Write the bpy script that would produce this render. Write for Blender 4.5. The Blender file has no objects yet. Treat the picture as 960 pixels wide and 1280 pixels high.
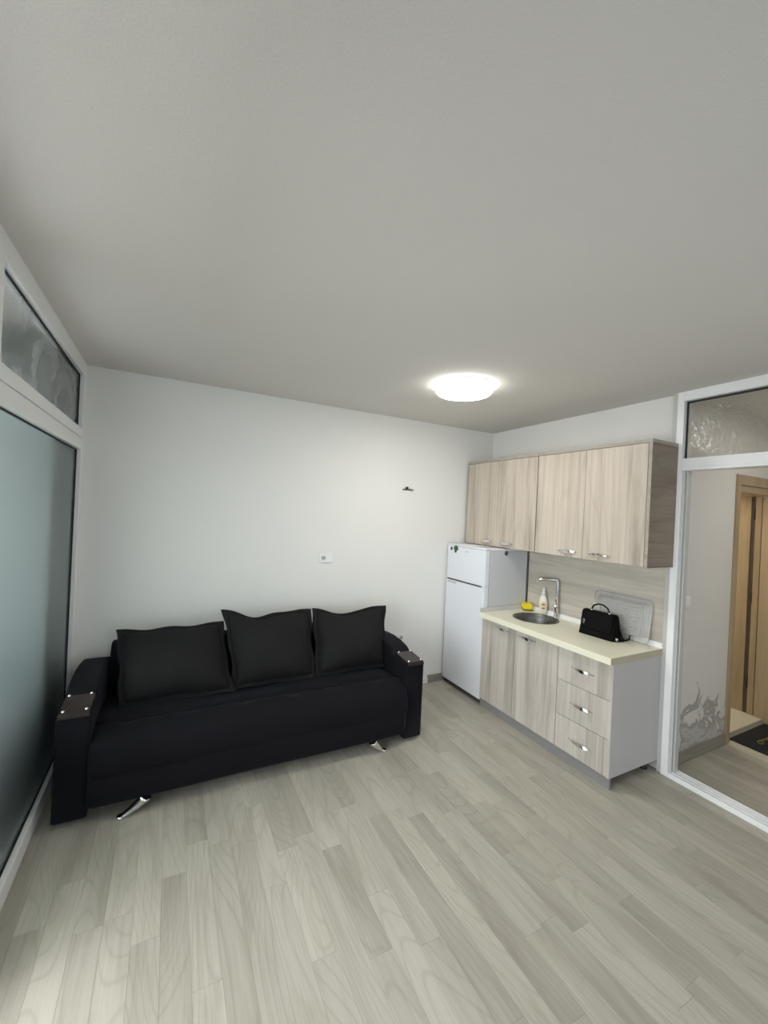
import bpy, bmesh, math, random
from mathutils import Vector, Matrix
random.seed(7)
C = bpy.context.scene.collection
S = bpy.context.scene
PI = math.pi

# ------------------------------------------------------------------ camera, world, light, exposure
def setup_camera():
    yaw, pitch, roll = map(math.radians, (27.452, -0.043, 2.709))
    fw = Vector((math.sin(yaw) * math.cos(pitch), math.cos(yaw) * math.cos(pitch), math.sin(pitch)))
    rt = Vector((math.cos(yaw), -math.sin(yaw), 0))
    up = rt.cross(fw)
    R = math.cos(roll) * rt + math.sin(roll) * up
    U = -math.sin(roll) * rt + math.cos(roll) * up
    cd = bpy.data.cameras.new('camera')
    cd.sensor_fit = 'VERTICAL'
    cd.sensor_height = 36
    cd.lens = 513.7 / 1280 * 36
    cd.clip_start = 0.02
    co = bpy.data.objects.new('camera', cd)
    m = Matrix((R, U, -fw)).transposed().to_4x4()
    m.translation = (-3.146, -3.509, 1.731)
    co.matrix_world = m
    C.objects.link(co)
    S.camera = co
setup_camera()

S.view_settings.view_transform = 'Standard'
S.view_settings.look = 'None'
S.view_settings.gamma = 1
S.view_settings.use_curve_mapping = False
S.view_settings.exposure = -0.03

W = bpy.data.worlds.new('sky')
S.world = W
W.use_nodes = True
W.node_tree.nodes['Background'].inputs[0].default_value = (0.62, 0.74, 0.9, 1)
W.node_tree.nodes['Background'].inputs[1].default_value = 0.5

def area(name, loc, target, sx, sy, power, col, spread=PI):
    l = bpy.data.lights.new(name, 'AREA')
    l.shape = 'RECTANGLE'
    l.size, l.size_y, l.energy, l.color = sx, sy, power, col
    l.spread = spread
    o = bpy.data.objects.new(name, l)
    o.location = loc
    o.rotation_euler = (Vector(target) - Vector(loc)).to_track_quat('-Z', 'Y').to_euler()
    C.objects.link(o)
    return o
# daylight through the balcony door behind the camera and the window of the loggia at the left
area('balcony_daylight', (-1.95, -4.62, 1.25), (-1.95, 0, .2), 2.7, 2.2, 15, (0.84, 0.92, 1.0), math.radians(140))
area('loggia_daylight', (-5.02, -2.45, 1.42), (-3.0, -2.3, .45), 3.1, 2.0, 114, (0.95, 0.98, 1.0), math.radians(150))
area('hall_fill', (.85, -2.9, 2.63), (.85, -2.9, 0), .3, .3, 9, (1.0, .96, .90))  # added fill without a fixture, brightens the hall
area('landing_fill', (1.25, -1.42, 2.6), (1.3, -1.45, 0), .25, .25, 30, (1.0, .92, .78))  # added warm fill, no lamp there; lifts the door lining
LAMP_STRENGTH, RIM_STRENGTH = 44.0, 10.0

# ------------------------------------------------------------------ materials
def new_mat(name):
    m = bpy.data.materials.new(name)
    m.use_nodes = True
    nt = m.node_tree
    return m, nt, nt.nodes['Principled BSDF']

def setp(p, **k):
    for a, v in k.items():
        n = {'col': 'Base Color', 'rough': 'Roughness', 'metal': 'Metallic', 'spec': 'Specular IOR Level', 'trans': 'Transmission Weight',
             'ior': 'IOR', 'sheen': 'Sheen Weight', 'sheenr': 'Sheen Roughness', 'sheent': 'Sheen Tint', 'coat': 'Coat Weight', 'coatr': 'Coat Roughness',
             'emc': 'Emission Color', 'ems': 'Emission Strength'}[a]
        if isinstance(v, tuple) and len(v) == 3: v = v + (1,)
        p.inputs[n].default_value = v

def nd(nt, t, **k):
    n = nt.nodes.new(t)
    for a, v in k.items(): setattr(n, a, v)
    return n

def coords(nt, scale, rnd=True, rot=(0, 0, 0)):
    tc = nd(nt, 'ShaderNodeTexCoord')
    mp = nd(nt, 'ShaderNodeMapping')
    mp.inputs['Scale'].default_value = scale
    mp.inputs['Rotation'].default_value = rot
    if rnd:
        oi = nd(nt, 'ShaderNodeObjectInfo')
        mu = nd(nt, 'ShaderNodeVectorMath', operation='MULTIPLY_ADD')
        cx = nd(nt, 'ShaderNodeCombineXYZ')
        for i in range(3): nt.links.new(oi.outputs['Random'], cx.inputs[i])
        mu.inputs[1].default_value = (37.3, 53.1, 71.7)
        nt.links.new(cx.outputs[0], mu.inputs[0])
        nt.links.new(tc.outputs['Object'], mu.inputs[2])
        nt.links.new(mu.outputs[0], mp.inputs[0])
    else:
        nt.links.new(tc.outputs['Object'], mp.inputs[0])
    return mp.outputs[0]

def noise(nt, vec, scale, detail=4, rough=.55, dist=0):
    n = nd(nt, 'ShaderNodeTexNoise')
    n.inputs['Scale'].default_value = scale
    n.inputs['Detail'].default_value = detail
    n.inputs['Roughness'].default_value = rough
    n.inputs['Distortion'].default_value = dist
    nt.links.new(vec, n.inputs['Vector'])
    return n.outputs['Fac']

def ramp(nt, fac, stops):
    r = nd(nt, 'ShaderNodeValToRGB')
    e = r.color_ramp.elements
    while len(e) < len(stops): e.new(0.5)
    for el, (p, c) in zip(e, stops):
        el.position = p
        el.color = tuple(c) + (1,) if len(c) == 3 else c
    nt.links.new(fac, r.inputs[0])
    return r.outputs[0]

def mix(nt, fac, a, b, mode='MIX'):
    m = nd(nt, 'ShaderNodeMix', data_type='RGBA', blend_type=mode)
    for sock, v in ((m.inputs[0], fac), (m.inputs[6], a), (m.inputs[7], b)):
        if hasattr(v, 'links') or isinstance(v, bpy.types.NodeSocket): nt.links.new(v, sock)
        elif isinstance(v, (int, float)): sock.default_value = v
        else: sock.default_value = tuple(v) + (1,)
    return m.outputs[2]

def bump(nt, p, fac, strength, dist=.002):
    b = nd(nt, 'ShaderNodeBump')
    b.inputs['Strength'].default_value = strength
    b.inputs['Distance'].default_value = dist
    nt.links.new(fac, b.inputs['Height'])
    nt.links.new(b.outputs[0], p.inputs['Normal'])

def plain(name, col, rough=.5, metal=0, **k):
    m, nt, p = new_mat(name)
    setp(p, col=col, rough=rough, metal=metal, **k)
    return m

def plaster(name, col, bscale=180, bstr=.15, rough=.9):
    m, nt, p = new_mat(name)
    setp(p, col=col, rough=rough, spec=.2)
    v = coords(nt, (1, 1, 1), False)
    n1 = noise(nt, v, 1.3, 3)
    nt.links.new(mix(nt, n1, [c * .96 for c in col], [min(1, c * 1.03) for c in col]), p.inputs['Base Color'])
    bump(nt, p, noise(nt, v, bscale, 3), bstr, .003)
    return m

def wood(name, light, mid, dark, axis, rough=.45, across=13, along=.8, fine=110, tone=0.0, rings=.5, spec=.35, ringf=80):
    """axis = 0, 1 or 2: the direction the grain runs in object space"""
    m, nt, p = new_mat(name)
    sc = [across] * 3; sc[axis] = along
    v = coords(nt, sc)
    sf = [fine] * 3; sf[axis] = fine * .025
    vf = coords(nt, sf)
    sr = [across * .7] * 3; sr[axis] = along * .9
    vr = coords(nt, sr)
    broad = noise(nt, v, 1.0, 4, .6, .6)
    c1 = ramp(nt, broad, [(.34, dark), (.47, mid), (.62, light)])
    fine_n = noise(nt, vf, 1.0, 3, .6)
    c2 = mix(nt, .32, c1, ramp(nt, fine_n, [(.35, [x * .86 for x in mid]), (.65, [min(1, x * 1.12) for x in light])]))
    # cathedral rings: contour lines of a stretched noise
    rn = noise(nt, vr, .55, 1, .4, .2)
    ml = nd(nt, 'ShaderNodeMath', operation='MULTIPLY'); ml.inputs[1].default_value = ringf
    nt.links.new(rn, ml.inputs[0])
    si = nd(nt, 'ShaderNodeMath', operation='SINE'); nt.links.new(ml.outputs[0], si.inputs[0])
    pr = ramp(nt, si.outputs[0], [(0.0, (0, 0, 0)), (.75, (.15, .15, .15)), (1, (1, 1, 1))])
    f = nd(nt, 'ShaderNodeMath', operation='MULTIPLY'); f.inputs[1].default_value = rings
    nt.links.new(pr, f.inputs[0])
    c3 = mix(nt, f.outputs[0], c2, dark)
    if tone:
        oi = nd(nt, 'ShaderNodeObjectInfo')
        t = ramp(nt, oi.outputs['Random'], [(0, (1 - tone, 1 - tone * 1.05, 1 - tone * 1.1)), (.5, (1, 1, 1)), (1, (1 + tone * .7, 1 + tone * .7, 1 + tone * .7))])
        c3 = mix(nt, 1.0, c3, t, 'MULTIPLY')
    nt.links.new(c3, p.inputs['Base Color'])
    setp(p, rough=rough, spec=spec)
    bump(nt, p, fine_n, .08, .001)
    return m

M = {}
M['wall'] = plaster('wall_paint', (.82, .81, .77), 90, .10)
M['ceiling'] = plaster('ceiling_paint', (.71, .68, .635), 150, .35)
M['hall_wall'] = None
M['plank'] = wood('laminate_plank', (.44, .42, .355), (.395, .372, .310), (.315, .290, .236), 1, rough=.42, across=8, along=1.3, fine=110, tone=.14, rings=.42, ringf=170)
M['slab'] = plain('screed', (.36, .34, .29), .8)
M['cab'] = wood('ash_cabinet_front', (.60, .525, .435), (.51, .445, .37), (.315, .265, .215), 2, across=9, along=.6, fine=60, rings=.18)
M['cab_base'] = wood('cool_lit_ash_front', (.61, .56, .50), (.52, .475, .42), (.33, .295, .255), 2, across=9, along=.6, fine=60, rings=.16)  # same ash as the wall doors, cooler daylight put into the colour
M['cab_edge'] = wood('ash_cabinet_edge', (.42, .375, .325), (.38, .335, .285), (.30, .26, .22), 1, across=10, along=.7, rings=.1)
M['cab_end'] = wood('brown_oak_end', (.29, .24, .19), (.24, .195, .155), (.15, .115, .09), 0, across=9, along=.9, rings=.25)
M['splash'] = wood('ash_backsplash', (.60, .55, .48), (.52, .475, .41), (.41, .37, .315), 1, across=12, along=.8, rings=.2)
M['skirt'] = wood('grey_oak_skirting', (.33, .31, .27), (.28, .26, .22), (.22, .2, .165), 0, across=14, along=.8)
M['skirt_y'] = wood('grey_oak_skirting_side', (.33, .31, .27), (.28, .26, .22), (.22, .2, .165), 1, across=14, along=.8)
M['door_wood'] = wood('honey_beech', (.45, .345, .215), (.40, .30, .182), (.33, .24, .14), 2, across=8, along=.6, rings=.06)
M['rebate'] = plain('dark_rebate', (.09, .06, .038), .6)
M['wenge'] = wood('wenge_panel', (.028, .017, .014), (.020, .012, .010), (.012, .008, .007), 1, rough=.3, across=30, along=2, rings=.1)
M['grey_panel'] = plain('grey_melamine', (.52, .51, .505), .5)
M['grey_dark'] = plain('grey_plinth', (.25, .245, .24), .45)
M['counter'] = plain('cream_laminate', (.85, .82, .645), .32)
M['counter_edge'] = plain('cream_laminate_edge', (.86, .83, .66), .35)
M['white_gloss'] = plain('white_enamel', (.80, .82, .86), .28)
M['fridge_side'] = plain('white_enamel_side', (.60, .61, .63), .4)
M['alu'] = plain('white_aluminium', (.88, .88, .87), .35)
M['alu_grey'] = plain('pale_grey_aluminium', (.55, .55, .53), .4)
M['gasket'] = plain('black_gasket', (.02, .02, .02), .7)
M['chrome'] = plain('chrome', (.82, .82, .82), .12, 1)
M['steel'] = plain('brushed_steel', (.20, .195, .185), .38, 1)
M['plastic_white'] = plain('white_plastic', (.85, .85, .83), .35)
M['black'] = plain('black_plastic', (.012, .012, .012), .45)
M['dark_grey'] = plain('dark_grey_plastic', (.08, .08, .08), .5)
M['yellow'] = plain('yellow_sponge', (.88, .68, .03), .95)
M['green_pad'] = plain('olive_scourer', (.16, .16, .03), .95)
M['green'] = plain('green_enamel', (.03, .10, .03), .4)
M['pink'] = plain('pink_paper', (.62, .30, .42), .7)
M['paper'] = plain('white_paper', (.85, .83, .84), .7)
M['tile'] = plain('pale_floor_tile', (.52, .49, .40), .4)
M['marble'] = plain('marble_slab', (.55, .53, .43), .3)
M['mat'] = plain('black_door_mat', (.010, .010, .012), .95)
M['mat_print'] = plain('mustard_print', (.20, .165, .05), .9)
M['label'] = plain('bottle_label', (.82, .66, .40), .5)
M['label_ink'] = plain('bottle_label_ink', (.48, .12, .05), .5)
M['bottle'] = plain('cream_bottle', (.84, .82, .74), .3)

def fabric(name, col, bs, sheen=.35):
    m, nt, p = new_mat(name)
    v = coords(nt, (1, 1, 1))
    n = noise(nt, v, 5, 4, .6)
    nt.links.new(mix(nt, n, [c * .75 for c in col], [c * 1.25 for c in col]), p.inputs['Base Color'])
    setp(p, rough=.85, spec=.12, sheen=sheen, sheenr=.4, sheent=(.55, .6, .75))
    bump(nt, p, noise(nt, v, bs, 2), .25, .001)
    return m
M['sofa'] = fabric('charcoal_velvet', (.0080, .0077, .0100), 500, .05)
M['pillow'] = fabric('charcoal_cushion_velvet', (.0155, .0150, .0152), 500, .03)
M['bag'] = fabric('black_leather', (.006, .006, .006), 300, 0)
setp(M['bag'].node_tree.nodes['Principled BSDF'], rough=.8, spec=.08)

def glass(name, col, rough, bscale=0, bstr=0):
    m, nt, p = new_mat(name)
    setp(p, col=col, rough=rough, trans=1.0, ior=1.45)
    if bscale:
        v = coords(nt, (1, 1, 1), False)
        bump(nt, p, noise(nt, v, bscale, 2, .5, .5), bstr, .004)
    return m
M['frost'] = glass('frosted_teal_glass', (.82, .925, .915), .45)
M['frost_top'] = glass('frosted_transom_glass', (.93, .96, .95), .16, 7, .25)
def smear():
    m, nt, p = new_mat('smeared_transom_glass')
    setp(p, col=(.93, .965, .95), trans=1.0, ior=1.45)
    v = coords(nt, (1, 1, 1), False)
    n = noise(nt, v, 1.6, 2, .5, 2.6)
    r = nd(nt, 'ShaderNodeMapRange'); nt.links.new(n, r.inputs[0])
    for i, q in enumerate((.40, .64, .15, .36)): r.inputs[i + 1].default_value = q
    nt.links.new(r.outputs[0], p.inputs['Roughness'])
    # dried wipe marks: a thin white film
    t = nd(nt, 'ShaderNodeMapRange'); nt.links.new(n, t.inputs[0])
    for i, q in enumerate((.50, .70, 1.0, .90)): t.inputs[i + 1].default_value = q
    nt.links.new(t.outputs[0], p.inputs['Transmission Weight'])
    return m
M['frost_top'] = smear()
M['pattern'] = glass('hammered_glass', (.92, .92, .90), .18, 38, 1.0)
M['clear'] = plain('clear_plastic', (.92, .92, .90), .15, trans=.74, ior=1.25)

def lamp_mat(name, e):
    m, nt, p = new_mat(name)
    setp(p, col=(.9, .9, .9), emc=(1.0, .98, .94), ems=e)
    return m
M['lamp'] = lamp_mat('opal_diffuser', LAMP_STRENGTH)
M['lamp_rim'] = lamp_mat('opal_rim', RIM_STRENGTH)

def stained_wall():
    m, nt, p = new_mat('hall_wall_paint')
    setp(p, rough=.9, spec=.2)
    v = coords(nt, (1, 1, 1), False)
    base = (.74, .715, .67)
    sep = nd(nt, 'ShaderNodeSeparateXYZ'); nt.links.new(v, sep.inputs[0])
    def mrange(sock, a, b, c, d):
        r = nd(nt, 'ShaderNodeMapRange'); nt.links.new(sock, r.inputs[0])
        for i, q in enumerate((a, b, c, d)): r.inputs[i + 1].default_value = q
        return r.outputs[0]
    mz = mrange(sep.outputs['Z'], .10, .66, .16, -.16)
    mz.node.clamp = False
    mp = nd(nt, 'ShaderNodeMapping'); mp.inputs['Scale'].default_value = (1, 1, 1.0); nt.links.new(v, mp.inputs[0])
    n = noise(nt, mp.outputs[0], 4.2, 7, .68, 1.1)
    ad = nd(nt, 'ShaderNodeMath', operation='ADD'); nt.links.new(n, ad.inputs[0]); nt.links.new(mz, ad.inputs[1])
    mx = mrange(sep.outputs['X'], .08, .24, -.35, 0)
    ad2 = nd(nt, 'ShaderNodeMath', operation='ADD'); nt.links.new(ad.outputs[0], ad2.inputs[0]); nt.links.new(mx, ad2.inputs[1])
    col = ramp(nt, ad2.outputs[0], [(.53, base), (.56, (.36, .35, .33)), (.62, (.46, .45, .42)), (.68, (.58, .565, .53)), (.76, (.44, .43, .41))])
    nt.links.new(col, p.inputs['Base Color'])
    bump(nt, p, ad2.outputs[0], .5, .006)
    return m
M['hall_wall'] = stained_wall()

# ------------------------------------------------------------------ mesh helpers
def bm_new(): return bmesh.new()

def add_box(bm, x0, x1, y0, y1, z0, z1, bev=0, seg=2):
    t = bmesh.new()
    vs = [t.verts.new(p) for p in ((x0, y0, z0), (x1, y0, z0), (x1, y1, z0), (x0, y1, z0), (x0, y0, z1), (x1, y0, z1), (x1, y1, z1), (x0, y1, z1))]
    for f in ((0, 3, 2, 1), (4, 5, 6, 7), (0, 1, 5, 4), (1, 2, 6, 5), (2, 3, 7, 6), (3, 0, 4, 7)): t.faces.new([vs[i] for i in f])
    if bev: bmesh.ops.bevel(t, geom=list(t.edges), offset=bev, segments=seg, profile=.7, affect='EDGES')
    join(bm, t)

def join(bm, t):
    off = len(bm.verts)
    vs = [bm.verts.new(v.co) for v in t.verts]
    t.verts.index_update()
    for f in t.faces:
        try:
            nf = bm.faces.new([vs[v.index] for v in f.verts]); nf.smooth = f.smooth
        except ValueError: pass
    t.free()

def add_tube(bm, pts, r, n=10, cap=True, sx=1, flat=None):
    """a round tube along points; r may be a list"""
    pts = [Vector(p) for p in pts]
    rs = r if isinstance(r, (list, tuple)) else [r] * len(pts)
    rings = []
    ref = None
    for i, p in enumerate(pts):
        d = (pts[min(i + 1, len(pts) - 1)] - pts[max(i - 1, 0)]).normalized()
        if ref is None:
            ref = Vector((0, 0, 1)) if abs(d.z) < .9 else Vector((0, 1, 0))
        a = d.cross(ref).normalized()
        b = a.cross(d).normalized()
        ref = b
        rings.append([bm.verts.new(p + (a * math.cos(2 * PI * k / n) * sx + b * math.sin(2 * PI * k / n)) * rs[i]) for k in range(n)])
    for q in range(len(rings) - 1):
        for k in range(n):
            f = bm.faces.new((rings[q][k], rings[q][(k + 1) % n], rings[q + 1][(k + 1) % n], rings[q + 1][k])); f.smooth = True
    if cap:
        bm.faces.new(rings[0][::-1]); bm.faces.new(rings[-1])

def add_lathe(bm, prof, c=(0, 0, 0), n=32, axis='z', sx=1, sy=1, smooth=True):
    """prof: (radius, height) from bottom to top"""
    c = Vector(c)
    rings = []
    for r, h in prof:
        ring = []
        for k in range(n):
            a = 2 * PI * k / n
            u, v = r * math.cos(a) * sx, r * math.sin(a) * sy
            ring.append(bm.verts.new(c + {'z': Vector((u, v, h)), 'x': Vector((h, u, v)), 'y': Vector((u, h, v))}[axis]))
        rings.append(ring)
    for q in range(len(rings) - 1):
        for k in range(n):
            f = bm.faces.new((rings[q][k], rings[q][(k + 1) % n], rings[q + 1][(k + 1) % n], rings[q + 1][k])); f.smooth = smooth
    bm.faces.new(rings[0][::-1]); bm.faces.new(rings[-1])

def add_prism(bm, poly, axis, a, b, bev=0, seg=2, smooth=False):
    """poly of 2-D points extruded along an axis from a to b"""
    t = bmesh.new()
    def mk(u, v, w): return {'x': (w, u, v), 'y': (u, w, v), 'z': (u, v, w)}[axis]
    A = [t.verts.new(mk(u, v, a)) for u, v in poly]
    B = [t.verts.new(mk(u, v, b)) for u, v in poly]
    n = len(poly)
    for k in range(n):
        f = t.faces.new((A[k], A[(k + 1) % n], B[(k + 1) % n], B[k])); f.smooth = smooth
    fa = t.faces.new(A[::-1]); fb = t.faces.new(B)
    bmesh.ops.recalc_face_normals(t, faces=t.faces)
    if bev:
        es = [e for e in t.edges if any(f in (fa, fb) for f in e.link_faces)]
        bmesh.ops.bevel(t, geom=es, offset=bev, segments=seg, profile=.6, affect='EDGES')
        if smooth:
            for f in t.faces: f.smooth = True
    join(bm, t)

def add_grid(bm, fn, nu, nv, closed_u=False, closed_v=False):
    g = [[bm.verts.new(fn(i / (nu if closed_u else nu - 1), j / (nv if closed_v else nv - 1))) for j in range(nv)] for i in range(nu)]
    for i in range(nu if closed_u else nu - 1):
        for j in range(nv if closed_v else nv - 1):
            f = bm.faces.new((g[i][j], g[(i + 1) % nu][j], g[(i + 1) % nu][(j + 1) % nv], g[i][(j + 1) % nv])); f.smooth = True
    return g

def box(*a, **k):
    bm = bm_new(); add_box(bm, *a, **k); return bm

def obj(name, bm, mat, parent=None, recalc=True, label=None):
    if recalc: bmesh.ops.recalc_face_normals(bm, faces=bm.faces)
    me = bpy.data.meshes.new(name)
    bm.to_mesh(me); bm.free()
    me.materials.append(M[mat] if isinstance(mat, str) else mat)
    o = bpy.data.objects.new(name, me)
    C.objects.link(o)
    if parent is not None:
        o.parent = parent
        o.matrix_parent_inverse = parent.matrix_basis.inverted()   # meshes are written in world coordinates
    if label: o['label'] = label
    return o

def centre(o, c):
    """move a mesh's origin to c without moving the mesh (world coordinates, no rotation)"""
    c = Vector(c)
    o.data.transform(Matrix.Translation(-c))
    o.matrix_basis = Matrix.Translation(c) @ o.matrix_basis
    return o

def thing(name, label, cat, loc, group=None):
    o = bpy.data.objects.new(name, None)
    o.empty_display_size = .1
    o.location = loc
    C.objects.link(o)
    o['label'] = label; o['category'] = cat
    if group: o['group'] = group
    return o

def tag(o, label, cat, group=None):
    o['label'] = label; o['category'] = cat
    if group: o['group'] = group
    return o

def struct(name, bm, mat, parent=None, recalc=True):
    o = obj(name, bm, mat, parent, recalc)
    if parent is None: o['kind'] = 'structure'
    return o

def struct_root(name, loc):
    o = bpy.data.objects.new(name, None)
    o.location = loc; o.empty_display_size = .1
    o['kind'] = 'structure'
    C.objects.link(o)
    return o

# ------------------------------------------------------------------ room shell
H = 2.653
XL, YB = -3.727, -4.5          # glass partition plane, wall behind the camera
HX = 1.72                      # far wall of the hall
HY = -1.88                     # plane of the hall wall with the damp patch

floor = struct('floor', box(XL - 1.4, HX + .15, YB - .1, .12, -.12, -.008), 'slab')
plank_meshes = {}
def plank(x, yc, w, ln):
    key = (round(w, 3), round(ln, 3))
    if key not in plank_meshes:
        bm = bm_new(); g = .00012; c = .0004
        hx, hy = w / 2 - g, ln / 2 - g
        ring = lambda dx, dy, z: [bm.verts.new(p) for p in ((-dx, -dy, z), (dx, -dy, z), (dx, dy, z), (-dx, dy, z))]
        a, b, t = ring(hx, hy, -.008), ring(hx, hy, -.0007), ring(hx - c, hy - c, 0)
        for r1, r2 in ((a, b), (b, t)):
            for k in range(4): bm.faces.new((r1[k], r1[(k + 1) % 4], r2[(k + 1) % 4], r2[k]))
        bm.faces.new(t)
        me = bpy.data.meshes.new('plank'); bm.to_mesh(me); bm.free()
        me.materials.append(M['plank'])
        plank_meshes[key] = me
    o = bpy.data.objects.new('plank', plank_meshes[key])
    o.location = (x, yc, 0)
    o.parent = floor
    C.objects.link(o)
PW = 3.697 / 36
LENS = (.42, .56, .70, .84, 1.05)
rp = random.Random(21)
def lay(x0, x1, y0, y1):
    x = x1
    while x > x0 + .005:
        w = min(PW, x - x0)
        y = y1; first = True
        while y > y0 + .005:
            ln = rp.choice(LENS)
            if first: ln *= rp.choice((.35, .6, .85, 1)); first = False
            if y - ln < y0 + .12: ln = y - y0
            plank(x - w / 2, y - ln / 2, w, ln)
            y -= ln
        x -= w
lay(XL, -.03, YB, 0)
lay(.05, .885, -3.45, HY)

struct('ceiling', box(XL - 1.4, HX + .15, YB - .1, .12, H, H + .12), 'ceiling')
struct('wall_back', box(XL - 1.4, 0, 0, .12, -.008, H), 'wall')
bm = bm_new()
add_box(bm, 0, .12, -1.862, .12, -.008, H)
struct('wall_right', bm, 'wall')
# wall behind the camera with the balcony door opening
bm = bm_new()
add_box(bm, XL, -3.3, YB - .1, YB, -.008, H)
add_box(bm, -.6, HX + .15, YB - .1, YB, -.008, H)
add_box(bm, -3.3, -.6, YB - .1, YB, 2.35, H)
add_box(bm, -3.3, -.6, YB - .1, YB, -.008, .12)
struct('wall_front', bm, 'wall')
# left: beyond the second glazed bay the wall is solid
struct('wall_left', box(XL - .08, XL + .02, YB, -3.2, -.008, H), 'wall')
# narrow loggia behind the frosted glass, with a wide window in its outer wall
bm = bm_new()
add_box(bm, XL - 1.4, XL - 1.27, YB, -4.05, -.008, H)
add_box(bm, XL - 1.4, XL - 1.27, -.85, 0, -.008, H)
add_box(bm, XL - 1.4, XL - 1.27, -4.05, -.85, 2.45, H)
add_box(bm, XL - 1.4, XL - 1.27, -4.05, -.85, -.008, .38)
struct('wall_far_left', bm, 'wall')
struct('wall_front_left', box(XL - 1.4, XL - .08, YB - .1, YB, -.008, H), 'wall')
M['pier'] = plain('dark_teal_paint', (.06, .085, .088), .8)
struct('wall_pier', box(XL - .75, XL - .055, -.62, 0, -.008, H), 'pier')
struct('added_dark_block', box(XL - 1.2, XL - .20, -1.5, -.62, -.008, .70), 'pier')  # added dark block, darkens the lower part of the frosted pane

# sofa-wall skirting
b = struct('baseboard_back', box(-.732, -.03, -.014, 0, 0, .075, bev=.003), 'skirt')
# hall
struct('wall_hall', box(.06, .862, HY, HY + .018, -.008, H), 'hall_wall')
struct('wall_hall_core', box(.12, .862, HY + .018, HY + .18, -.008, H), 'hall_wall')
bm = bm_new()
add_box(bm, .862, 1.70, HY, HY + .18, 2.085, H)
add_box(bm, 1.63, HX, HY, HY + .18, -.008, 2.085)
struct('wall_hall_top', bm, 'hall_wall')
struct('wall_hall_right', box(HX, HX + .15, YB, -1.0, -.008, H), 'hall_wall')
struct('wall_hall_left', box(-.06, .10, YB, -3.46, -.008, H), 'wall')
struct('wall_landing', box(.12, HX + .15, -1.12, -1.0, -.008, H), 'hall_wall')
struct('baseboard_hall', box(.10, .862, HY - .014, HY, 0, .085, bev=.003), 'skirt')
struct('trim_hall_strip', box(.885, .98, -3.45, HY - .002, -.008, .004, bev=.001), 'tile')
struct('trim_hall_tile', box(.98, HX, -3.45, HY + .03, -.008, .001), 'tile')
struct('trim_landing', box(.862, HX, HY + .03, -1.12, -.008, .04, bev=.004), 'marble')

# ------------------------------------------------------------------ left glazed partition (frosted)
w1 = struct_root('window_1', (XL, -1.6, 0))
fx0, fx1 = XL - .05, XL + .027
for y0, y1, nm in ((-.075, 0, 'stile'), (-1.68, -1.58, 'stile'), (-3.2, -3.1, 'stile')):
    obj(nm, box(fx0, fx1, y0, y1, 0, H, bev=.004), 'alu', w1)
for y0, y1 in ((-1.58, -.075), (-3.1, -1.68)):
    obj('top_rail', box(fx0, fx1, y0, y1, 2.56, H, bev=.004), 'alu', w1)
    obj('transom_rail', box(fx0, fx1, y0, y1, 2.138, 2.20, bev=.004), 'alu', w1)
    obj('head_rail', box(fx0, fx1, y0, y1, 2.055, 2.134, bev=.004), 'alu', w1)
    obj('bottom_rail', box(fx0, fx1, y0, y1, 0, .095, bev=.004), 'alu', w1)
    for z0, z1, mt, nm in ((2.20, 2.56, 'frost_top', 'transom_pane'), (.095, 2.055, 'frost', 'frosted_pane')):
        if y0 < -3 and z0 < 1: continue      # the lower door of the second bay stands open
        obj(nm, box(XL - .012, XL - .006, y0, y1, z0, z1), mt, w1)
        bm = bm_new()
        g = .007
        add_box(bm, XL - .004, XL + .004, y0, y1, z0, z0 + g); add_box(bm, XL - .004, XL + .004, y0, y1, z1 - g, z1)
        add_box(bm, XL - .004, XL + .004, y0, y0 + g, z0 + g, z1 - g); add_box(bm, XL - .004, XL + .004, y1 - g, y1, z0 + g, z1 - g)
        obj('gasket', bm, 'gasket', w1)

# ------------------------------------------------------------------ right partition (sliding opening, hammered transom)
w2 = struct_root('window_2', (0, -2.6, 0))
py = -1.872
obj('stile', box(-.035, .06, py - .022, py + .11 - .10, 0, H, bev=.003), 'alu_grey', w2)
obj('stile', box(-.045, .06, py - .066, py - .022, 0, H, bev=.004), 'alu', w2)
obj('stile', box(-.045, .06, -3.46, -3.39, 0, H, bev=.004), 'alu', w2)
ya, yb = -3.39, py - .066
obj('top_rail', box(-.045, .06, ya, yb, 2.588, H, bev=.004), 'alu', w2)
bm = bm_new()
add_box(bm, -.045, .06, ya, yb, 2.128, 2.192, bev=.003); add_box(bm, -.055, .06, ya, yb, 2.108, 2.128, bev=.003)
obj('transom_rail', bm, 'alu', w2)
obj('transom_pane', box(.0, .006, ya, yb, 2.192, 2.588), 'pattern', w2)
bm = bm_new(); g = .009
add_box(bm, -.012, -.002, ya, yb, 2.192, 2.192 + g * .5); add_box(bm, -.012, -.002, ya, yb, 2.588 - g * 1.4, 2.588)
add_box(bm, -.012, -.002, yb - g, yb, 2.192, 2.588)
obj('gasket', bm, 'gasket', w2)
bm = bm_new()
add_box(bm, -.045, .065, ya, yb, 0, .022, bev=.003)
for xx in (-.043, -.012, .02, .05): add_box(bm, xx, xx + .008, ya, yb, .02, .034, bev=.002)
obj('sill_track', bm, 'alu', w2)
bm = bm_new()
add_box(bm, .0, .045, yb - .022, yb, .03, 2.108, bev=.003)
add_box(bm, -.02, -.008, yb - .012, yb, .03, 2.108, bev=.002)
obj('guide_rail', bm, 'alu_grey', w2)

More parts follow.
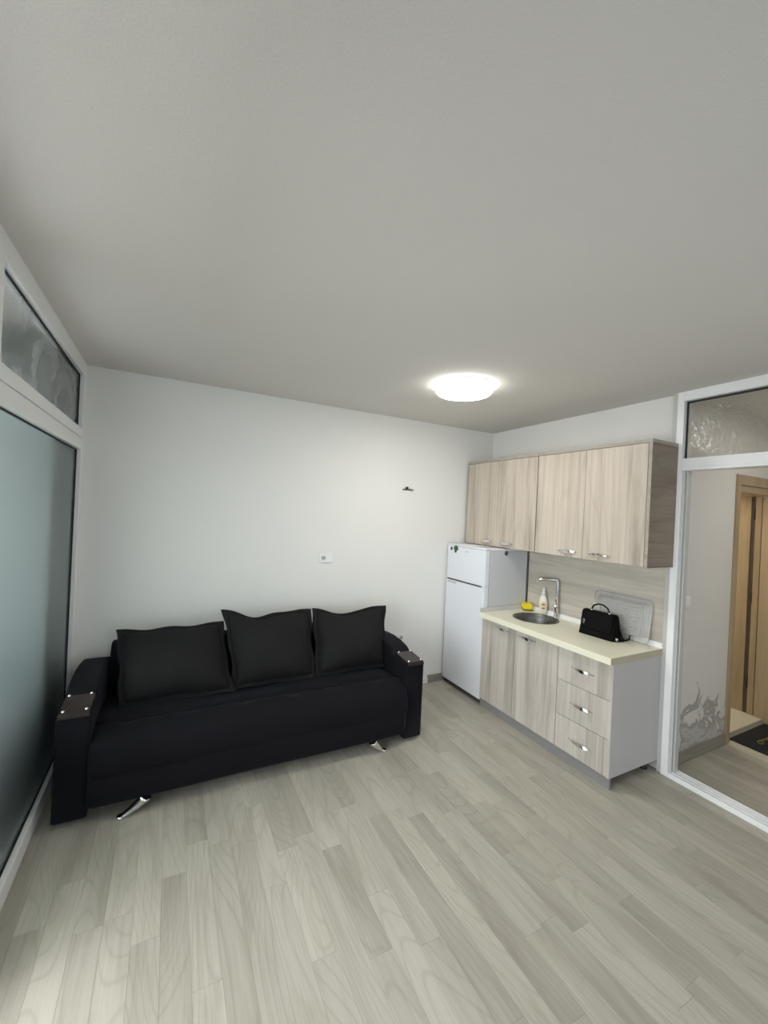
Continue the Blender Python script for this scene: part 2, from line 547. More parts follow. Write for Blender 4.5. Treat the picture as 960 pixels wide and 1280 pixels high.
# ------------------------------------------------------------------ hall door
d1 = struct_root('door_1', (1.3, HY, 0))
obj('casing', box(.862, .915, HY - .016, HY + .0, 0, 2.165, bev=.003), 'door_wood', d1)
obj('casing', box(.915, 1.70, HY - .016, HY + .0, 2.085, 2.165, bev=.003), 'door_wood', d1)
obj('lining', box(.895, .915, HY, HY + .18, .04, 2.085), 'door_wood', d1)
obj('lining', box(.915, 1.62, HY, HY + .40, 2.03, 2.085), 'door_wood', d1)
obj('lining', box(1.618, 1.64, HY + .18, HY + .55, .04, 2.03), 'door_wood', d1)
obj('lining', box(1.612, 1.64, HY + .10, HY + .145, .04, 2.03, bev=.002), 'door_wood', d1)
obj('rebate', box(1.625, 1.64, HY + .145, HY + .182, .04, 2.03), 'rebate', d1)
for z in (.28, 1.05, 1.82):
    bm = bm_new(); add_tube(bm, [(1.618, HY + .15, z), (1.618, HY + .15, z + .10)], .009, 8)
    obj('hinge', bm, 'gasket', d1)
leaf = obj('door_leaf', box(1.605, 1.645, HY - .62, HY + .092, .02, 2.02, bev=.002), 'door_wood', d1)
bm = bm_new(); add_lathe(bm, [(.024, 0), (.024, -.006)], (1.605, HY - .55, 1.05), 16, 'x')
add_tube(bm, [(1.60, HY - .55, 1.05), (1.565, HY - .55, 1.05), (1.555, HY - .54, 1.05), (1.555, HY - .44, 1.05)], .008, 8)
obj('door_handle', bm, 'steel', d1)

# ------------------------------------------------------------------ ceiling lamp
lc = (-1.335, -1.165)
lamp = thing('ceiling_lamp', 'round white ceiling lamp, switched on, near the kitchen corner', 'lamp', (lc[0], lc[1], H))
bm = bm_new(); add_lathe(bm, [(.192, -.012), (.197, -.010), (.197, -.002), (.192, 0)], (lc[0], lc[1], H), 64)
obj('lamp_base', bm, 'plastic_white', lamp)
bm = bm_new(); add_lathe(bm, [(.185, -.060), (.197, -.048), (.200, -.030), (.199, -.012)], (lc[0], lc[1], H), 64)
obj('diffuser_rim', bm, 'lamp_rim', lamp)
bm = bm_new(); add_lathe(bm, [(.03, -.070), (.10, -.069), (.16, -.066), (.184, -.0605)], (lc[0], lc[1], H), 64)
obj('diffuser', bm, 'lamp', lamp)

# ------------------------------------------------------------------ sofa
sofa = thing('sofa', 'charcoal velvet three-seat sofa bed with wooden arm caps and chrome legs', 'sofa', (-2.5, -.5, 0))
AX = ((-3.625, -3.475), (-1.525, -1.372))
arm_prof = [(-.87, .028), (-.87, .575), (-.862, .588), (-.69, .603), (-.675, .615), (-.62, .642), (-.52, .662), (-.40, .668), (-.28, .662), (-.16, .645), (-.085, .625), (-.06, .60), (-.06, .028)]
for k, (xa, xb) in enumerate(AX):
    bm = bm_new(); add_prism(bm, arm_prof, 'x', xa, xb, bev=.014, seg=3)
    a = obj('armrest', bm, 'sofa', sofa)
    for f in a.data.polygons: f.use_smooth = True
    bm = bm_new()
    add_prism(bm, [(-.885, .578), (-.885, .592), (-.875, .603), (-.695, .624), (-.686, .616), (-.686, .600)], 'x', xa + .008, xb - .004, bev=.003)
    cap = obj('arm_cap', bm, 'wenge', sofa, label='dark brown wooden cap with four chrome studs')
    for sx in (xa + .026, xb - .022):
        for yy, zz in ((-.862, .6045), (-.705, .6228)):
            bm = bm_new(); add_lathe(bm, [(.0085, -.002), (.0085, .006), (.006, .010), (.002, .0115)], (sx, yy, zz), 12)
            obj('stud', bm, 'chrome', cap)
    # side panel edge strip on the outer face
    xo = xa - .003 if k == 0 else xb - .001
    obj('side_panel', box(xo, xo + .004, -.868, -.07, .03, .57), 'wenge' if k else 'sofa', sofa)

def seat_fn(u, v):
    """u along x, v along the profile from back to front to underside"""
    X0, X1 = -3.473, -1.527
    x = X0 + (X1 - X0) * u
    prof = [(-.22, .415), (-.40, .425), (-.56, .437), (-.68, .447), (-.715, .447), (-.75, .447), (-.81, .442), (-.862, .424), (-.893, .392), (-.907, .345), (-.910, .295), (-.903, .262), (-.89, .245)]
    s = v * (len(prof) - 1); i = min(int(s), len(prof) - 2); t = s - i
    def cr(a, b, c, d, t): return .5 * ((2 * b) + (-a + c) * t + (2 * a - 5 * b + 4 * c - d) * t * t + (-a + 3 * b - 3 * c + d) * t ** 3)
    P = [prof[max(0, min(len(prof) - 1, j))] for j in (i - 1, i, i + 1, i + 2)]
    y = cr(*[p[0] for p in P], t); z = cr(*[p[1] for p in P], t)
    if v < .75:
        wob = .006 * math.sin(u * 2 * PI * 5.5)
        d = abs(y - (-.715 + wob))
        z -= .024 * math.exp(-(d / .018) ** 2) * (.65 + .35 * math.cos(u * 2 * PI * 6))
        for k in range(6):
            ux = (k + .5) / 6
            dd = ((u - ux) * 1.946) ** 2 + (y + .715) ** 2
            z -= .016 * math.exp(-dd / .0028)
        z += .006 * math.sin(u * 11) * math.sin(y * 9)
    e = min(u, 1 - u) * 1.946
    k = max(0, 1 - e / .05)
    return Vector((x, y + .008 * k * k, z - .016 * k * k))
bm = bm_new(); add_grid(bm, seat_fn, 130, 70)
seat = obj('seat_cushion', bm, 'sofa', sofa, recalc=False)
seat.modifiers.new('thick', 'SOLIDIFY').thickness = .01
def front_fn(u, v):
    x = -3.473 + 1.946 * u
    prof = [(-.882, .247), (-.898, .236), (-.902, .20), (-.900, .14), (-.893, .10), (-.88, .085), (-.84, .08)]
    s = v * 6; i = min(int(s), 5); t = s - i
    y = prof[i][0] * (1 - t) + prof[i + 1][0] * t; z = prof[i][1] * (1 - t) + prof[i + 1][1] * t
    y -= .004 * math.sin(u * 9.0 + 1) * math.sin(v * 3)
    e = min(u, 1 - u) * 1.946
    return Vector((x, y + .012 * max(0, 1 - e / .03) ** 2, z))
bm = bm_new(); add_grid(bm, front_fn, 60, 25)
fp = obj('front_panel', bm, 'sofa', sofa, recalc=False)
fp.modifiers.new('thick', 'SOLIDIFY').thickness = .01
obj('base_frame', box(-3.474, -1.526, -.835, -.07, .07, .40), 'sofa', sofa)
bm = bm_new()
add_prism(bm, [(-.06, .40), (-.06, .70), (-.075, .735), (-.12, .752), (-.17, .74), (-.21, .70), (-.24, .60), (-.27, .41)], 'x', -3.468, -1.532, bev=.03, seg=3)
bk = obj('backrest', bm, 'sofa', sofa)
for f in bk.data.polygons: f.use_smooth = True
for sx, foot, yy in ((-3.20, -3.318, -.90), (-1.795, -1.705, -.90), (-3.20, -3.318, -.16), (-1.795, -1.705, -.16)):
    bm = bm_new()
    n = 9
    rings = []
    for i in range(n):
        t = i / (n - 1)
        x = sx + (foot - sx) * (t ** 1.2)
        z = .084 * (1 - t) ** 1.15
        hw = .034 * (1 - t) + .020 * t
        th = .026 * (1 - t) + .011 * t
        dirx = 1 if foot > sx else -1
        rings.append([bm.verts.new((x + q * dirx, yy + p * hw, max(0, z + r))) for p, q, r in ((-1, 0, .0), (-.5, th, th * .6), (.5, th, th * .6), (1, 0, 0), (.5, -th, -th * .3), (-.5, -th, -th * .3))])
    for a, b2 in zip(rings, rings[1:]):
        for k in range(6):
            f = bm.faces.new((a[k], a[(k + 1) % 6], b2[(k + 1) % 6], b2[k])); f.smooth = True
    bm.faces.new(rings[0][::-1]); bm.faces.new(rings[-1])
    add_lathe(bm, [(.021, 0), (.021, .006), (.015, .012)], (foot, yy, 0), 14)
    obj('leg', bm, 'chrome', sofa)

def pillow(name, corners, T, label, dip, sag):
    """corners tl, tr, br, bl of the flanged outline"""
    tl, tr, br, bl = [Vector(c) for c in corners]
    nrm = ((tr - tl).cross(bl - tl)).normalized()
    if nrm.y > 0: nrm = -nrm
    N = 61
    rr = random.Random(name + label)
    ph = [rr.uniform(0, 6) for _ in range(6)]
    def base(u, v):
        a, b = 2 * u - 1, 2 * v - 1
        # pinched outline: sides bow inward, corners form ears
        aa = a * (1 - .045 * (1 - b * b)); bb = b * (1 - .045 * (1 - a * a))
        uu, vv = (aa + 1) / 2, (bb + 1) / 2
        p = (tl * (1 - uu) + tr * uu) * (1 - vv) + (bl * (1 - uu) + br * uu) * vv
        k = max(abs(a), abs(b)) ** 6
        p.x += k * .006 * math.sin(7 * b + ph[0]) ; p.z += k * .005 * math.sin(8 * a + ph[1])
        p.z -= dip * math.exp(-((a - sag) / .38) ** 2) * max(0, 1 - vv * 1.8)
        return p, a, b
    def side(sgn):
        def f(u, v):
            p, a, b = base(u, v)
            fl = .91
            a2, b2 = min(1, abs(a) / fl), min(1, abs(b) / (fl - .01))
            h = ((1 - a2 ** 2.2) * (1 - b2 ** 2.2))
            h = max(0, h) ** .5 * (1 + .22 * b)
            w = .004 * math.sin(3.1 * a + ph[0]) * math.sin(2.7 * b + ph[1]) + .0025 * math.sin(9 * a + 4 * b + ph[2])
            # creases near the sides
            cr = .004 * math.sin(22 * b + 6 * a + ph[3]) * max(0, abs(a) - .55) * (1 if h > 0.02 else 0)
            rim = .004 + .004 * math.sin(14 * (a - b) + ph[4]) * (1 if h < .02 else 0)
            q = p + nrm * sgn * (T * h * (1 if sgn > 0 else .55) + (w + cr) * (h > .05)) + nrm * (sgn * .004)
            if h < .02: q += nrm * (.010 * math.sin(5 * a + 4 * b + ph[5]) - .004)
            q -= nrm * sgn * .010 * math.exp(-((max(a2, b2) - 1) / .035) ** 2) * (max(abs(a), abs(b)) < .97)
            fold = max(0, 1 - abs(a) * 1.2) * max(0, -b - .5) * 2
            q += nrm * (.006 * math.sin(13 * a + ph[2]) * fold * (h > .05))
            return q
        return f
    bm = bm_new()
    g1 = add_grid(bm, side(1), N, N)
    g2 = add_grid(bm, side(-1), N, N)
    def edge(g): return [g[i][0] for i in range(N)] + [g[N - 1][j] for j in range(1, N)] + [g[i][N - 1] for i in range(N - 2, -1, -1)] + [g[0][j] for j in range(N - 2, 0, -1)]
    e1, e2 = edge(g1), edge(g2)
    for k in range(len(e1)):
        bm.faces.new((e1[k], e1[(k + 1) % len(e1)], e2[(k + 1) % len(e2)], e2[k]))
    o = obj(name, bm, 'pillow')
    centre(o, (tl + tr + br + bl) / 4)
    tag(o, label, 'cushion', 'loose cushions on the sofa')
    return o
pillow('cushion', [(-3.44, -.255, .853), (-2.765, -.265, .866), (-2.70, -.572, .452), (-3.385, -.55, .44)], .135, 'charcoal cushion leaning at the window end of the sofa', .004, .2)
pillow('cushion', [(-2.775, -.262, .952), (-2.085, -.26, .906), (-2.115, -.54, .444), (-2.712, -.545, .452)], .135, 'middle charcoal cushion on the sofa, with raised flanged corners', .055, -.25)
pillow('cushion', [(-2.085, -.255, .906), (-1.397, -.26, .896), (-1.50, -.52, .445), (-2.125, -.54, .445)], .135, 'charcoal cushion beside the sofa arm nearest the fridge', .05, -.15)

# ------------------------------------------------------------------ fridge
FX, FY0, FY1, FZ = -.565, -.603, -.02, 1.436
fr = thing('fridge', 'white two-door fridge freezer standing in the kitchen corner', 'fridge', (-.3, -.31, 0))
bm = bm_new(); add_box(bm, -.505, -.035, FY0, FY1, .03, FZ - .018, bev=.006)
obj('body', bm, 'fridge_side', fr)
obj('top_panel', box(-.560, -.035, FY0 - .002, FY1 + .002, FZ - .018, FZ, bev=.006, seg=3), 'white_gloss', fr)
fz = obj('freezer_door', box(FX, -.510, FY0, FY1, 1.083, FZ - .020, bev=.011, seg=4), 'white_gloss', fr)
fd = obj('fridge_door', box(FX, -.510, FY0, FY1, .05, 1.068, bev=.011, seg=4), 'white_gloss', fr)
obj('door_gasket', box(-.545, -.508, FY0 + .004, FY1 - .004, 1.066, 1.085), 'dark_grey', fr)
obj('kick_panel', box(-.53, -.06, FY0 + .01, FY1 - .01, .0, .05), 'dark_grey', fr)
bm = bm_new(); add_prism(bm, [(-.035, 1.058), (-.20, 1.058), (-.175, 1.040), (-.055, 1.040)], 'x', FX - .0006, FX + .004)
obj('grip_recess', bm, 'grey_panel', fd)
obj('hinge_cover', box(FX - .001, -.515, FY0 - .003, FY0 + .04, 1.068, 1.083, bev=.002), 'white_gloss', fr)
obj('badge', box(FX - .0015, FX + .002, -.355, -.315, 1.374, 1.382), 'grey_panel', fz)
bm = bm_new()
add_prism(bm, [(-.075, 1.372), (-.10, 1.372), (-.106, 1.388), (-.10, 1.404), (-.08, 1.404), (-.072, 1.39)], 'x', FX - .004, FX, bev=.001)
tag(obj('fridge_magnet', bm, 'green'), 'tiny dark green magnet at the corner of the freezer door', 'magnet')
bm = bm_new()
add_prism(bm, [(-.142, 1.352), (-.17, 1.352), (-.174, 1.372), (-.192, 1.378), (-.196, 1.40), (-.185, 1.42), (-.155, 1.424), (-.138, 1.415), (-.128, 1.395), (-.135, 1.38), (-.142, 1.375)], 'x', FX - .005, FX, bev=.0012)
tag(obj('fridge_magnet', bm, 'green'), 'larger green tree-shaped magnet on the freezer door', 'magnet')
bm = bm_new(); add_lathe(bm, [(.019, -.006), (.021, -.004), (.021, 0)], (-.315, FY0, 1.392), 20, 'y')
tag(obj('fridge_magnet', bm, 'dark_grey'), 'round grey magnet high on the side of the fridge', 'magnet')
bk = thing('booklet', 'thin white and pink booklet lying flat on top of the fridge', 'booklet', (-.46, -.27, FZ))
def rot_box(cx, cy, hx, hy, z0, z1, ang):
    bm = bm_new(); add_box(bm, -hx, hx, -hy, hy, z0, z1)
    bmesh.ops.transform(bm, matrix=Matrix.Translation((cx, cy, 0)) @ Matrix.Rotation(ang, 4, 'Z'), verts=bm.verts)
    return bm
obj('cover', rot_box(-.46, -.26, .075, .14, FZ + .0005, FZ + .0025, .10), 'pink', bk)
obj('pages', rot_box(-.463, -.285, .072, .13, FZ + .0026, FZ + .0065, .14), 'paper', bk)

# ------------------------------------------------------------------ handles
def handle(name, parent, x, yc, zc, ln=.176, both=False):
    bm = bm_new()
    n = 21
    rings = []
    for i in range(n):
        t = -1 + 2 * i / (n - 1)
        y = yc + t * ln / 2
        out = .020 * (1 - t * t) + .004
        hh = .0022 + .0085 * max(0, math.cos(t * PI / 2)) ** .8
        ang = t * .75
        th = .0022
        pr = []
        for p, q in ((-1, -1), (1, -1), (1, 1), (-1, 1)):
            a, b2 = q * hh, p * th
            pr.append(bm.verts.new((x - out - (a * math.sin(ang) + b2 * math.cos(ang)), y, zc + a * math.cos(ang) - b2 * math.sin(ang))))
        rings.append(pr)
    for a, b2 in zip(rings, rings[1:]):
        for k in range(4): bm.faces.new((a[k], a[(k + 1) % 4], b2[(k + 1) % 4], b2[k]))
    bm.faces.new(rings[0][::-1]); bm.faces.new(rings[-1])
    for s in (-1, 1):
        add_box(bm, x - .008, x, yc + s * ln * .46 - .006, yc + s * ln * .46 + .006, zc - .004, zc + .004, bev=.001)
    return obj(name, bm, 'chrome', parent)

# ------------------------------------------------------------------ wall cabinets
UX = -.347
UZ0, UZ1 = 1.445, 2.298
def wall_unit(y_hi, y_lo, label, doors, end):
    t = thing('wall_cabinet', label, 'cabinet', (-.17, (y_hi + y_lo) / 2, UZ0), 'wall cabinets above the worktop')
    b0 = y_lo + (.0 if not end else .024)
    obj('carcass', box(UX + .022, -.002, b0, y_hi, UZ0 + .004, UZ1 - .024), 'cab_edge', t)
    obj('top_panel', box(UX, -.002, y_lo, y_hi, UZ1 - .023, UZ1, bev=.001), 'cab_edge', t)
    if end:
        obj('end_panel', box(UX + .0005, -.002, y_lo, y_lo + .022, UZ0 - .004, UZ1 - .0235), 'cab_end', t)
        obj('end_edging', box(UX - .0015, UX + .0005, y_lo, y_lo + .022, UZ0 - .004, UZ1 - .0235), 'cab_edge', t)
    else:
        obj('end_edging', box(UX, UX + .022, y_hi - .016, y_hi, UZ0, UZ1 - .024), 'cab_edge', t)
    for ya_, yb_, hy in doors:
        d = obj('door', box(UX + .001, UX + .020, yb_ + .0015, ya_ - .0015, UZ0, UZ1 - .026, bev=.0012), 'cab', t)
        centre(d, (UX, (ya_ + yb_) / 2, 1.85))
        handle('handle', d, UX + .001, hy, 1.488)
    return t
wall_unit(-.021, -.965, 'ash-veneer wall cabinet with two doors hanging above the fridge', [(-.038, -.490, -.36), (-.490, -.962, -.635)], False)
wall_unit(-.967, -1.913, 'ash-veneer wall cabinet with two doors above the sink, dark end panel', [(-.969, -1.428, -1.29), (-1.428, -1.888, -1.567)], True)

# ------------------------------------------------------------------ base cabinets, plinth, worktop
BX = -.573
KZ = .078
cb = thing('base_cabinet', 'ash-veneer sink base cabinet with two doors', 'cabinet', (-.3, -1.02, KZ))
obj('carcass', box(BX + .022, -.03, -1.441, -.612, KZ, .60), 'grey_panel', cb)
obj('side_panel', box(BX + .022, -.03, -.630, -.612, .60, .815), 'grey_panel', cb)
obj('front_rail', box(BX + .022, BX + .040, -1.441, -.630, .60, .815), 'grey_panel', cb)
for ya_, yb_, hy, hz in ((-.612, -1.011, -.874, .770), (-1.011, -1.4405, -1.148, .772)):
    d = obj('door', box(BX, BX + .020, yb_ + .002, ya_ - .002, KZ + .002, .813, bev=.0012), 'cab_base', cb)
    centre(d, (BX, (ya_ + yb_) / 2, .45))
    handle('handle', d, BX, hy, hz)
cd = thing('drawer_unit', 'ash-veneer base unit with three drawers and a pale grey side', 'cabinet', (-.3, -1.65, KZ))
obj('carcass', box(BX + .022, -.03, -1.845, -1.4425, KZ, .815), 'grey_panel', cd)
obj('end_panel', box(BX + .002, -.022, -1.863, -1.846, KZ - .004, .815, bev=.001), 'grey_panel', cd)
for z0, z1, hz in ((.5735, .813, .695), (.3225, .5705, .444), (KZ + .002, .3195, .190)):
    d = obj('drawer', box(BX, BX + .020, -1.858, -1.4435, z0, z1, bev=.0012), 'cab_base', cd)
    centre(d, (BX, -1.65, (z0 + z1) / 2))
    handle('handle', d, BX, -1.65, hz)
tag(obj('plinth', box(-.560, -.545, -1.862, -.612, 0, KZ - .004, bev=.001), 'grey_dark'), 'long grey plinth board under the base cabinets', 'plinth')
ft = thing('cabinet_foot', 'black adjustable foot under the drawer unit by the wall', 'foot', (-.07, -1.80, 0))
bm = bm_new(); add_lathe(bm, [(.028, 0), (.028, .008), (.016, .016), (.016, .06), (.026, .066), (.026, KZ - .003)], (-.09, -1.80, 0), 16)
obj('foot_post', bm, 'black', ft)

# worktop with a round sink cut-out
SC, SR = (-.268, -.945), .193
WX0, WX1, WY0, WY1, WZ0, WZ1 = -.607, -.021, -1.866, -.609, .8165, .860
wt = thing('worktop', 'cream laminate worktop with a round sink cut-out', 'worktop', (-.3, -1.24, WZ0))
bm = bm_new()
angs = sorted([2 * PI * k / 64 for k in range(64)] + [math.atan2(y - SC[1], x - SC[0]) % (2 * PI) for x in (WX0, WX1) for y in (WY0, WY1)])
def outer(a):
    dx, dy = math.cos(a), math.sin(a)
    ts = []
    if abs(dx) > 1e-9: ts.append(((WX1 if dx > 0 else WX0) - SC[0]) / dx)
    if abs(dy) > 1e-9: ts.append(((WY1 if dy > 0 else WY0) - SC[1]) / dy)
    t = min(ts)
    return SC[0] + dx * t, SC[1] + dy * t
hr = SR - .012
ti = [bm.verts.new((SC[0] + hr * math.cos(a), SC[1] + hr * math.sin(a), WZ1)) for a in angs]
bi = [bm.verts.new((SC[0] + hr * math.cos(a), SC[1] + hr * math.sin(a), WZ0)) for a in angs]
to = [bm.verts.new((*outer(a), WZ1)) for a in angs]
tb = [bm.verts.new((*outer(a), WZ0)) for a in angs]
n = len(angs)
for k in range(n):
    j = (k + 1) % n
    for q in ((ti[k], to[k], to[j], ti[j]), (bi[k], bi[j], tb[j], tb[k]), (ti[k], ti[j], bi[j], bi[k]), (to[k], tb[k], tb[j], to[j])): bm.faces.new(q)
obj('slab', bm, 'counter', wt)
obj('front_edging', box(WX0 - .002, WX0, WY0, WY1, WZ0, WZ1 - .0005), 'counter_edge', wt)
M['end_shaded'] = plain('shaded_cream_edge', (.50, .44, .32), .5)  # cream end edge with its shade put into the colour
obj('end_edging', box(WX0, WX1, WY0 - .0015, WY0, WZ0, WZ1 - .0005), 'end_shaded', wt, label='edge band on the open end, its shade painted in as tan')
bm = bm_new()
add_prism(bm, [(-.040, WZ1), (-.021, WZ1), (-.021, WZ1 + .034), (-.026, WZ1 + .034)], 'y', WY0, WY1 - .02)
obj('upstand', bm, 'alu', wt)
bm = bm_new()
add_prism(bm, [(WY1 - .017, WZ1), (WY1, WZ1), (WY1, WZ1 + .034), (WY1 - .005, WZ1 + .034)], 'x', WX0, -.021)
obj('upstand', bm, 'alu_grey', wt)

bs = thing('backsplash', 'pale ash-grain backsplash panel behind the sink', 'panel', (-.01, -1.24, .86))
p = obj('panel', box(-.019, -.001, -1.866, -.612, .862, 1.4405), 'splash', bs)
centre(p, (-.01, -1.24, 1.1))
obj('edge_strip', box(-.023, -.001, -.6115, -.604, .862, 1.4405), 'dark_grey', bs, label='dark upright edge strip')
obj('edge_strip', box(-.026, -.001, -1.872, -1.8665, .862, 1.4405), 'chrome', bs, label='shiny metal edge strip')

# sink
sk = thing('sink', 'round steel sink set into the cream worktop', 'sink', (SC[0], SC[1], .70))
bm = bm_new()
prof = [(SR, WZ1 + .0005), (SR - .002, WZ1 + .004), (SR - .012, WZ1 + .004), (SR - .020, WZ1 - .004), (SR - .030, WZ1 - .06), (SR - .042, WZ1 - .12), (SR - .075, WZ1 - .148), (.045, WZ1 - .155), (.04, WZ1 - .158)]
rings = []
for r, z in prof:
    rings.append([bm.verts.new((SC[0] + r * math.cos(2 * PI * k / 64), SC[1] + r * math.sin(2 * PI * k / 64), z)) for k in range(64)])
for a, b2 in zip(rings, rings[1:]):
    for k in range(64):
        f = bm.faces.new((a[k], a[(k + 1) % 64], b2[(k + 1) % 64], b2[k])); f.smooth = True
bm.faces.new(rings[-1])
o = obj('bowl', bm, 'steel', sk, recalc=False)
bm = bm_new(); add_lathe(bm, [(.040, WZ1 - .1575), (.040, WZ1 - .153), (.030, WZ1 - .151), (.012, WZ1 - .1545)], (SC[0], SC[1], 0), 24)
obj('drain', bm, 'chrome', sk)

# tap
tp = thing('tap', 'tall chrome mixer tap with an angular spout behind the sink', 'tap', (-.062, -.985, WZ1))
tx, ty = -.060, -.985
bm = bm_new(); add_lathe(bm, [(.026, WZ1), (.026, WZ1 + .006), (.020, WZ1 + .010), (.020, WZ1 + .075), (.016, WZ1 + .085)], (tx, ty, 0), 24)
obj('body', bm, 'chrome', tp)
bm = bm_new()
sp = [(tx, ty, WZ1 + .08), (tx, ty, WZ1 + .20), (tx, ty, WZ1 + .315), (tx - .006, ty + .006, WZ1 + .332), (tx - .02, ty + .016, WZ1 + .338), (tx - .09, ty + .105, WZ1 + .330), (tx - .115, ty + .135, WZ1 + .322)]
add_tube(bm, sp, [.014, .014, .014, .015, .0155, .0155, .014], 14)
add_tube(bm, [(tx - .108, ty + .127, WZ1 + .318), (tx - .108, ty + .127, WZ1 + .300)], .010, 12)
obj('spout', bm, 'chrome', tp)
bm = bm_new(); add_tube(bm, [(tx - .016, ty - .012, WZ1 + .055), (tx - .034, ty - .02, WZ1 + .085), (tx - .046, ty - .022, WZ1 + .145)], [.011, .010, .006], 12, sx=1.3)
obj('lever', bm, 'chrome', tp)

# soap bottle
sb = thing('soap_bottle', 'white and cream liquid soap bottle beside the tap', 'bottle', (-.055, -.83, WZ1))
bx, by = -.062, -.842
bm = bm_new()
add_lathe(bm, [(.030, 0), (.036, .004), (.038, .04), (.040, .10), (.038, .125), (.030, .150), (.020, .168), (.015, .175)], (bx, by, WZ1), 28, sx=.8)
obj('bottle_body', bm, 'bottle', sb)
bm = bm_new()
add_lathe(bm, [(.017, .172), (.017, .192), (.012, .200), (.010, .226), (.012, .230), (.012, .238), (.006, .241)], (bx, by, WZ1), 20)
obj('cap', bm, 'plastic_white', sb)
def label_patch(hw, hh, zc, off, mat, name):
    bm = bm_new(); N = 24
    rings = []
    for s in (0, .5, 1):
        ring = []
        for k in range(N):
            a = 2 * PI * k / N
            th = hw * s * math.cos(a); z = zc + hh * s * math.sin(a)
            r = .0405 + off
            # front of the bottle looks towards -x -y
            an = math.radians(217) + th / .040
            ring.append(Vector((bx + r * math.cos(an) * .815, by + r * math.sin(an) * 1.0, WZ1 + z)))
        rings.append(ring)
    c = bm.verts.new(rings[0][0])
    A = [bm.verts.new(p) for p in rings[1]]; B = [bm.verts.new(p) for p in rings[2]]
    for k in range(N):
        bm.faces.new((c, A[k], A[(k + 1) % N])); bm.faces.new((A[k], B[k], B[(k + 1) % N], A[(k + 1) % N]))
    o = obj(name, bm, mat, sb)
    return o
label_patch(.030, .040, .078, .0006, 'label', 'label')
label_patch(.016, .008, .092, .0014, 'label_ink', 'label_print')
label_patch(.014, .005, .058, .0014, 'dark_grey', 'label_print')

# sponge
sg = thing('sponge', 'yellow kitchen sponge with a dark scouring side on the worktop corner', 'sponge', (-.07, -.66, WZ1))
def sponge(z0, z1, bev):
    bm = bm_new(); add_box(bm, -.058, .058, -.042, .042, z0, z1, bev=bev, seg=3)
    bmesh.ops.transform(bm, matrix=Matrix.Translation((-.085, -.672, WZ1)) @ Matrix.Rotation(math.radians(52), 4, 'Z'), verts=bm.verts)
    return bm
obj('foam', sponge(.014, .062, .015), 'yellow', sg)
obj('scourer', sponge(.001, .014, .005), 'green_pad', sg)

# ------------------------------------------------------------------ clear dish tray leaning on the backsplash
def tray():
    t = thing('dish_tray', 'clear plastic dish drainer tray leaning on the backsplash', 'tray', (-.06, -1.56, WZ1))
    lean = .05
    Y0, Y1, Z1 = -1.79, -1.335, .315
    def P(y, z, d):   # d = offset towards the room
        return Vector((-.024 - lean * (1 - z / Z1) - d, y, WZ1 + .004 + z))
    def rr(y0, y1, z0, z1, r, n=6):
        pts = []
        for cy, cz, a0 in ((y1 - r, z1 - r, 0), (y0 + r, z1 - r, 90), (y0 + r, z0 + r, 180), (y1 - r, z0 + r, 270)):
            for k in range(n + 1):
                a = math.radians(a0 + 90 * k / n)
                pts.append((cy + r * math.cos(a), cz + r * math.sin(a)))
        return pts
    bm = bm_new()
    loops = []
    for (ins, d) in ((0, .0), (0, .004), (.016, .004), (.024, -.0), (.034, .006), (.042, .022), (.052, .026)):
        loops.append([bm.verts.new(P(y, z, d)) for y, z in rr(Y0 + ins, Y1 - ins, ins, Z1 - ins, .035)])
    for a, b2 in zip(loops, loops[1:]):
        for k in range(len(a)):
            f = bm.faces.new((a[k], a[(k + 1) % len(a)], b2[(k + 1) % len(a)], b2[k])); f.smooth = True
    bm.faces.new(loops[-1])
    o = obj('tray_shell', bm, 'clear', t)
    md = o.modifiers.new('thick', 'SOLIDIFY'); md.thickness = .002
    for k in range(8):
        z = .06 + k * .027
        bm = bm_new()
        add_tube(bm, [P(-1.705, z, .028), P(-1.69, z - .003, .033), P(-1.655, z - .006, .034), P(-1.62, z - .003, .033), P(-1.605, z, .028)], .0045, 8)
        obj('rib', bm, 'clear', t)
    for y in (-1.405, -1.735):
        bm = bm_new(); add_tube(bm, [P(y, .055, .028), P(y, .06, .032), P(y, .255, .032), P(y, .26, .028)], .006, 8)
        obj('side_rib', bm, 'clear', t)
tray()

